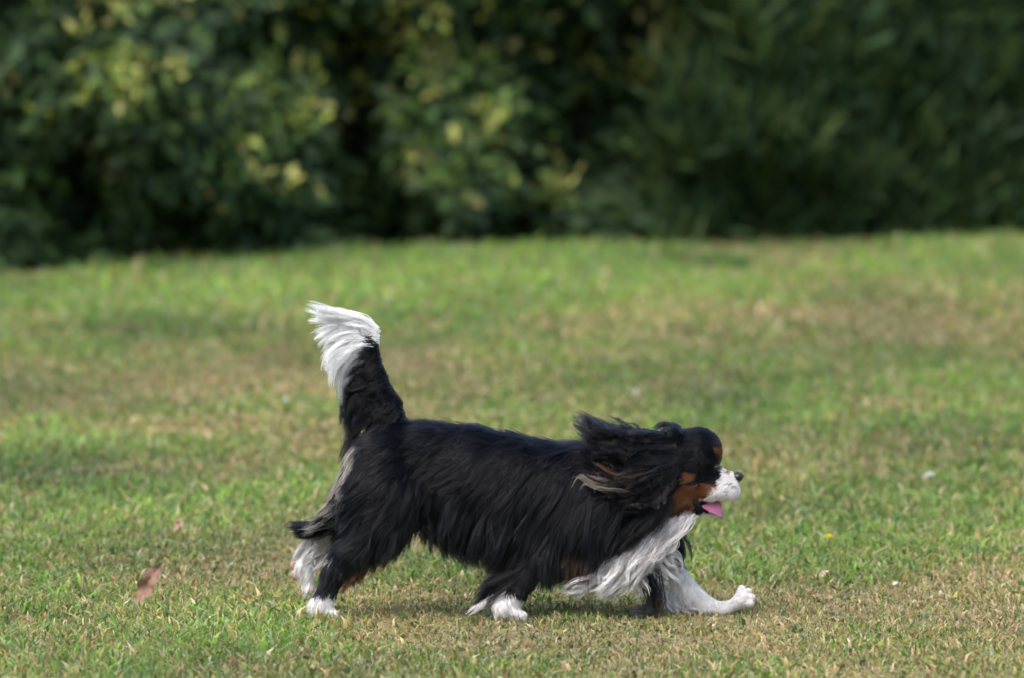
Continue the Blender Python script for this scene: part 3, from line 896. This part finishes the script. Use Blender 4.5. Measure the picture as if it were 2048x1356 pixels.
# fringe hanging from the belly
FR = [[(835, 1020, -28), (820, 1060, -33), (815, 1095, -31)], [(870, 1030, -31), (865, 1070, -36), (872, 1105, -33)], [(905, 1035, -34), (900, 1085, -38), (915, 1130, -36)],
      [(945, 1045, -36), (938, 1100, -40), (950, 1150, -36)], [(985, 1060, -37), (980, 1110, -41), (985, 1160, -37)], [(1030, 1075, -38), (1022, 1120, -43), (1018, 1172, -38)],
      [(1080, 1080, -40), (1066, 1130, -47), (1052, 1180, -46)]]
sheet("belly_fringe", FR, 150, 30, B1, B2, 47, body, wid=9, curl=4, freq=.7, yj=14, jl=.45, k=12)
FR2 = [[(1100, 1085, -50), (1095, 1130, -58), (1080, 1172, -50)], [(1140, 1090, -50), (1130, 1130, -56), (1120, 1165, -50)], [(1180, 1090, -50), (1172, 1130, -56), (1160, 1165, -50)],
       [(1215, 1080, -50), (1205, 1115, -60), (1200, 1140, -56)]]
sheet("belly_fringe", FR2, 60, 30, B1, (.05, .03, .02), 48, body, wid=9, curl=4, freq=.8, yj=10, k=12)
sheet("neck_hair", [[(1345, 1000, -52), (1325, 1030, -58), (1300, 1055, -60), (1275, 1075, -60)], [(1315, 1010, -58), (1295, 1045, -62), (1265, 1078, -64), (1235, 1100, -62)],
                    [(1285, 1030, -60), (1262, 1065, -64), (1235, 1095, -64), (1205, 1118, -62)], [(1250, 1050, -62), (1228, 1085, -64), (1205, 1115, -62), (1185, 1145, -58)]],
      60, 22, B1, B2, 58, body, wid=8, curl=6, freq=1.0, yj=6, k=14, jl=.5, tp=.7)
sheet("breast_hair", [[(1352, 1062, 30), (1358, 1090, 26), (1356, 1115, 24), (1348, 1140, 26)], [(1335, 1070, 30), (1345, 1095, 26), (1350, 1120, 22), (1362, 1142, 24)]], 20, 26, B1, B2, 55, body, wid=10, curl=6, freq=.9, yj=6, k=12)
sheet("rump_hair", [[(735, 872, -4), (722, 880, -6), (716, 892, -6)], [(728, 888, -6), (716, 908, -8), (712, 930, -8)], [(722, 910, -8), (706, 935, -10), (700, 960, -10)]], 26, 24, (.30, .24, .18), (.42, .37, .31), 56, body, wid=6, curl=2, freq=.7, yj=5, k=10, mat=hair_soft)
# long hair at the back of the thighs
PA = [[(722, 900, -8), (700, 930, -8), (690, 965, -6), (672, 1000, -2)], [(712, 940, -14), (690, 975, -14), (668, 1010, -10), (640, 1040, -6)],
      [(706, 980, -18), (684, 1010, -18), (655, 1040, -16), (612, 1058, -12)], [(700, 1010, -8), (672, 1040, -4), (640, 1056, 0), (590, 1064, 4)]]
def pc(uu, t, r, nl, per):
    lk = np.repeat(r.rand(nl), per)
    C = np.where((lk > .66)[:, None, None], np.array([.36, .33, .29])[None, None], np.array(B2)[None, None]) * np.ones((1, len(t), 1))
    return C
sheet("thigh_feather", PA, 110, 16, pc, None, 49, body, wid=11, curl=6, freq=.8, yj=9, k=14, mat=hair_soft)
sheet("hock_hair", [[(745, 1120, -60), (725, 1135, -66), (706, 1152, -66), (694, 1172, -62)], [(722, 1130, -62), (706, 1148, -66), (694, 1168, -66), (686, 1190, -60)], [(705, 1145, -62), (694, 1165, -66), (686, 1180, -64), (680, 1198, -60)]],
      26, 20, (.10, .040, .018), (.16, .065, .030), 59, body, wid=5, curl=2, freq=.7, yj=3, k=10, tp=.6)
sheet("thigh_feather", [[(680, 1052, 40), (645, 1056, 38), (610, 1058, 34), (574, 1055, 30)], [(680, 1066, 40), (645, 1070, 38), (612, 1072, 34), (583, 1076, 30)]],
      50, 34, B1, B1, 50, body, wid=12, curl=2, freq=.7, yj=6, k=12, jl=.2)
sheet("thigh_feather", [[(655, 1075, 46), (620, 1085, 46), (596, 1100, 44), (584, 1122, 44)], [(650, 1100, 46), (620, 1120, 44), (600, 1145, 44), (592, 1175, 44)], [(655, 1120, 44), (634, 1140, 42), (615, 1165, 42), (608, 1190, 42)]],
      30, 28, (.45, .42, .39), W1, 52, body, wid=7, curl=4, freq=.8, yj=6, k=12, mat=hair_soft)
# scruff and back: a few loose locks breaking the outline
sheet("crown_wisp", [[(1362, 868, 22), (1352, 855, 24), (1338, 850, 24), (1322, 862, 22)], [(1340, 874, 24), (1322, 862, 26), (1300, 862, 28), (1285, 868, 28)]],
      16, 16, (.006, .006, .007), (.01, .009, .01), 53, body, wid=5, curl=3, freq=.8, yj=6, k=12)
sheet("crown_wisp", [[(1300, 878, -50), (1290, 862, -50), (1272, 852, -52), (1262, 858, -54)], [(1270, 878, -55), (1255, 858, -58), (1232, 838, -58), (1208, 828, -58)], [(1240, 880, -58), (1222, 862, -60), (1205, 852, -62), (1196, 856, -62)]],
      14, 9, (.006, .006, .007), (.01, .009, .01), 57, body, wid=4, curl=4, freq=.9, yj=6, k=14, r0=.45)

# ---- eyes, nose, tongue
def blob(name, c, r, mat, parent, n=20, sub=None):
    """ellipsoid in dog units with an optional shaping function"""
    th = np.linspace(0, math.pi, n); ph = np.linspace(0, 2 * math.pi, n * 2, endpoint=False)
    Tg, Pg = np.meshgrid(th, ph, indexing='ij')
    U = np.stack([np.sin(Tg) * np.cos(Pg), np.sin(Tg) * np.sin(Pg), np.cos(Tg)], -1)
    if sub: U = sub(U)
    V = (np.array(c) + U * np.array(r)).reshape(-1, 3)
    ix = np.arange(n * 2 * n).reshape(n, 2 * n); jx = np.roll(ix, -1, 1)
    F = np.stack([ix[:-1], ix[1:], jx[1:], jx[:-1]], -1).reshape(-1, 4)
    return mesh_np(name, loc(V), F, mat, parent, smooth=True)
pad_mat = material("paw_pad", (.30, .17, .14), .6, noise=(500, .3))
eye_mat = material("eye_gloss", (.012, .006, .004), .04, spec=.8)
nose_mat = material("nose_leather", (.008, .008, .009), .38, noise=(900, .3))
tongue_mat = material("tongue_wet", (.25, .085, .15), .3, sss=.3, noise=(400, .12))
lip_mat = material("lip_dark", (.006, .004, .005), .75, spec=.2)
for s_ in (-1, 1):
    blob("eye", (EYE[0], EYE[1] * -s_, EYE[2]), (9, 8, 9), eye_mat, body)
def nose_shape(U):
    x, y, z = U[..., 0], U[..., 1], U[..., 2]
    nost = np.exp(-(((np.abs(y) - .48) / .2) ** 2 + ((z + .05) / .25) ** 2)) * (x > 0)
    return np.stack([x * (1 - .35 * nost) * (1 - .15 * (z < 0)), y * (1 + .12 * (z > 0)) , z * .95], -1)
blob("nose", (1474, 0, 1240 - 958), (13, 14, 11), nose_mat, body, 26, nose_shape)
for q_, (x_, p_, d_) in enumerate(((586, 1140, 50), (590, 1160, 44), (591, 1160, 56))):
    blob("paw_pad", (x_, d_, 1240 - p_), (7, 6, 9), pad_mat, body, 12)
# tongue: lolls out over the lower jaw, cupped, with a round tip
tp = resamp(np.array([(1385, 1004, -2), (1402, 1006, -8), (1420, 1013, -14), (1436, 1022, -17), (1444, 1036, -17)], float), 14)
tp = up(tp); tw = np.array([9, 10, 11, 12, 13, 14, 15, 15.5, 15.5, 15, 13.5, 11, 7.5, 2.])
TV = []
vv = np.linspace(-1, 1, 9)
for sgn in (1, -1):
    for i_ in range(14):
        for v in vv:
            th_ = 3.6 * math.sqrt(max(0, 1 - v * v)) * min(1, tw[i_] / 8)
            TV.append(tp[i_] + np.array([v * tw[i_] * .35, v * tw[i_] * .85, v * tw[i_] * .8 + 7 * abs(v) - 4 + sgn * th_ - 1]) + np.array([sgn * .3 * th_, 0, 0]))
TV = np.array(TV); ix = np.arange(126).reshape(14, 9)
q = np.stack([ix[:-1, :-1], ix[:-1, 1:], ix[1:, 1:], ix[1:, :-1]], -1).reshape(-1, 4)
rim = np.r_[ix[0], ix[1:, -1], ix[-1, -2::-1], ix[-2:0:-1, 0]]; r2 = np.roll(rim, -1)
mesh_np("tongue", loc(TV), np.vstack([q[:, ::-1], q + 126, np.stack([rim, r2, r2 + 126, rim + 126], -1)]), tongue_mat, body, smooth=True)
# dark lips and the corner of the open mouth
lipP = []
for s_ in (-1, 1):
    lp = up(resamp(np.array([(1380, 1000, 21 * s_), (1392, 1010, 21 * s_), (1404, 1020, 16 * s_), (1418, 1029, 10 * s_), (1430, 1032, 5 * s_)], float), 10))
    lipP.append((lp, np.array([2, 5, 7, 7, 6, 5, 4, 3.2, 2.6, 2])))
V, F = tubes(lipP, 10)
V = V + (np.stack([vnoise(V, .15, 3), vnoise(V, .15, 4), vnoise(V, .15, 6)], -1) - .5) * 5
mesh_np("lip", loc(V), F, lip_mat, body, smooth=True)
#END

# ------------------------------------------------------------------ small things lying in the grass
def crumpled(name, px, py, L, Wd, yaw, pitch, roll, colr, label, seed, curl=.9, lobes=3, cat="leaf"):
    """a dry leaf or petal: lobed outline, midrib fold, curled and crumpled, with thickness"""
    r = np.random.RandomState(seed)
    nu, nv = 26, 15
    u = np.linspace(0, 1, nu)[:, None] * np.ones((1, nv)); v = np.linspace(-1, 1, nv)[None] * np.ones((nu, 1))
    wdt = np.sin(np.pi * u ** .8) ** .7 * (1 + .22 * np.sin(u * lobes * 6.28 + .6)) * Wd / 2 + Wd * .02
    X = u * L; Y = v * wdt
    Z = .28 * Wd * np.abs(v) * np.sin(u * 3.1) + curl * L * .35 * (u - .5) ** 2
    q = np.stack([X.ravel(), Y.ravel(), 0 * X.ravel()], -1)
    Z = Z + (fbm(q + seed, 3.2 / L, 5, 2).reshape(X.shape) - .5) * L * .45
    Y = Y + (fbm(q + seed, 3.0 / L, 9, 2).reshape(X.shape) - .5) * Wd * .5
    P = np.stack([X, Y, Z], -1).reshape(-1, 3)
    cy, sy_, cp, sp, cr, sr = math.cos(yaw), math.sin(yaw), math.cos(pitch), math.sin(pitch), math.cos(roll), math.sin(roll)
    Rm = np.array([[cy, -sy_, 0], [sy_, cy, 0], [0, 0, 1]]) @ np.array([[cp, 0, -sp], [0, 1, 0], [sp, 0, cp]]) @ np.array([[1, 0, 0], [0, cr, -sr], [0, sr, cr]])
    P = P @ Rm.T
    n = len(P); ix = np.arange(n).reshape(nu, nv)
    f = np.stack([ix[:-1, :-1], ix[1:, :-1], ix[1:, 1:], ix[:-1, 1:]], -1).reshape(-1, 4)
    rim = np.r_[ix[0], ix[1:, -1], ix[-1, -2::-1], ix[-2:0:-1, 0]]; r2 = np.roll(rim, -1)
    nn = Rm @ np.array([0, 0, 1.]) * .0005
    V = np.vstack([P, P - nn]); F = np.vstack([f, f[:, ::-1] + n, np.stack([rim, rim + n, r2 + n, r2], -1)])
    V[:, 2] -= V[:, 2].min()
    x, y = ground_at(px, py)
    rootz = float(gz(np.array([x]), np.array([y]))[0])
    o = mesh_np(name, V, F, material(name + "_surface", colr, .75, noise=(140, .35), trans=.1), smooth=True)
    o.location = (x, y, rootz + .004)
    return tag(o, label, cat)
crumpled("dry_leaf", 268, 1216, .084, .027, .12, 1.0, 1.35, (.20, .115, .075), "large crumpled reddish brown dry leaf standing in the grass behind the dog", 3)
crumpled("dry_leaf", 347, 1068, .030, .020, .2, .9, .8, (.30, .20, .13), "small curled pale brown leaf in the grass above the large dry leaf", 8)
crumpled("petal", 1640, 1163, .022, .012, -.2, .25, 1.0, (.62, .45, .45), "pinkish white petal lying in the grass right of the outstretched paw", 4, cat="petal")
crumpled("petal", 1788, 1178, .010, .008, .1, .3, .8, (.7, .68, .6), "tiny white petal in the grass, farther right than the pinkish petal", 6, cat="petal")
crumpled("petal", 1270, 795, .014, .012, .1, .3, .8, (.6, .6, .6), "white petal in the grass just above the dog's head", 12, cat="petal")

stem_mat = material("flower_stem", (.07, .15, .03), .6, noise=(60, .2))
def flower(name, px, py, rad, h, colr, label, seed, heart=(.45, .30, .03)):
    r = np.random.RandomState(seed)
    x, y = ground_at(px, py, h)
    z0 = float(gz(np.array([x]), np.array([y]))[0])
    root = empty(name, (x, y, z0))
    tag(root, label, "flower")
    V, F = tubes([([[0, 0, -.004], [.002, 0, h * .5], [0, 0, h]], [.0011, .001, .0009])], 6)
    mesh_np("stem", V, F, stem_mat, root, smooth=True)
    Vv, Ff, o = [], [], 0
    for ring, (cnt, el) in enumerate(((15, .15), (13, .5), (9, .95))):
        for i in range(cnt):
            a = i * 6.283 / cnt + r.rand() * .3; l = rad * (.85 + .3 * r.rand()) * (1 - .15 * ring); wq = rad * .17
            d = np.array([math.cos(a) * math.cos(el), math.sin(a) * math.cos(el), math.sin(el)])
            s_ = np.array([-math.sin(a), math.cos(a), 0])
            b = np.array([0, 0, h]) + d * rad * .1
            m_ = b + d * l * .6 + np.array([0, 0, .1 * rad]); e = b + d * l
            dn = np.array([0, 0, -.0004])
            Vv.append([b - s_ * wq * .4, b + s_ * wq * .4, m_ + s_ * wq, e + s_ * wq * .3, e - s_ * wq * .3, m_ - s_ * wq, b + dn, m_ + dn + s_ * wq, e + dn, m_ + dn - s_ * wq])
            Ff += [[o, o + 1, o + 2, o + 5], [o + 5, o + 2, o + 3, o + 4], [o + 6, o + 9, o + 8, o + 7]]; o += 10
    mesh_np("petals", np.vstack(Vv), np.array(Ff), material(name + "_petal", colr, .6, noise=(200, .12), trans=.2), root)
    U = []
    th = np.linspace(0, math.pi, 8); ph = np.linspace(0, 6.283, 14, endpoint=False)
    Tg, Pg = np.meshgrid(th, ph, indexing='ij')
    V = np.stack([np.sin(Tg) * np.cos(Pg), np.sin(Tg) * np.sin(Pg), np.cos(Tg) * .6], -1).reshape(-1, 3) * rad * .3 + np.array([0, 0, h + rad * .15])
    ix = np.arange(8 * 14).reshape(8, 14); jx = np.roll(ix, -1, 1)
    mesh_np("flower_heart", V, np.stack([ix[:-1], ix[1:], jx[1:], jx[:-1]], -1).reshape(-1, 4), material(name + "_heart", heart, .7, noise=(800, .3)), root, smooth=True)
flower("yellow_flower", 1660, 1078, .0095, .026, (.78, .68, .05), "small bright yellow flower in the green grass right of the dog", 1)
flower("white_flower", 570, 800, .0095, .026, (.75, .74, .74), "small white flower in dry grass to the left of the raised tail", 2)
flower("white_flower", 1862, 951, .0100, .024, (.70, .70, .72), "small white flower in the grass near the right edge", 3)
flower("white_flower", 775, 619, .0080, .026, (.50, .50, .55), "small blurred white flower beyond the white tail tip", 4)

def tuft(px, py, n, rad, h, cols, label, seed):
    r = np.random.RandomState(seed)
    x, y = ground_at(px, py)
    z0 = float(gz(np.array([x]), np.array([y]))[0])
    a = r.rand(n) * 6.283; q = rad * np.sqrt(r.rand(n))
    bx, by = np.cos(a) * q, np.sin(a) * q * .7
    hh = h * (.5 + .6 * r.rand(n)) * (1 - .5 * (q / rad) ** 2)
    le = .35 * r.randn(n, 2) + np.stack([bx, by], -1) / rad * .6
    W = np.stack([np.full(n, .0035), r.randn(n) * .001, 0 * a], -1)
    P0 = np.stack([bx, by, 0 * bx - .005], -1)
    mid = P0 + np.stack([le[:, 0] * hh * .4, le[:, 1] * hh * .4, hh * .65], -1)
    tip = P0 + np.stack([le[:, 0] * hh, le[:, 1] * hh, hh], -1)
    V = np.stack([P0 - W, P0 + W, mid + W * .8, mid - W * .8, tip], 1).reshape(-1, 3)
    b = np.arange(n)[:, None] * 5
    F = np.concatenate([b + np.array([[0, 1, 2]]), b + np.array([[0, 2, 3]]), b + np.array([[3, 2, 4]])])
    c = np.array(cols)[r.randint(0, len(cols), n)] * (.7 + .6 * r.rand(n))[:, None]
    o = mesh_np("grass_tuft", V, F, grass_mat, col=np.repeat(c, 5, 0))
    o.location = (x, y, z0)
    tag(o, label, "grass tuft")
tuft(1448, 552, 420, .075, .045, [(.035, .10, .018), (.05, .13, .02)], "dark green low tuft of grass in the far lawn right of the middle", 1)
tuft(1475, 492, 300, .10, .075, [(.16, .26, .08), (.12, .22, .05), (.22, .28, .12)], "pale green taller tuft at the foot of the hedge, right of the middle", 2)
tuft(362, 527, 220, .045, .085, [(.22, .20, .07), (.14, .19, .04)], "yellowish upright tuft at the foot of the hedge on the left", 3)
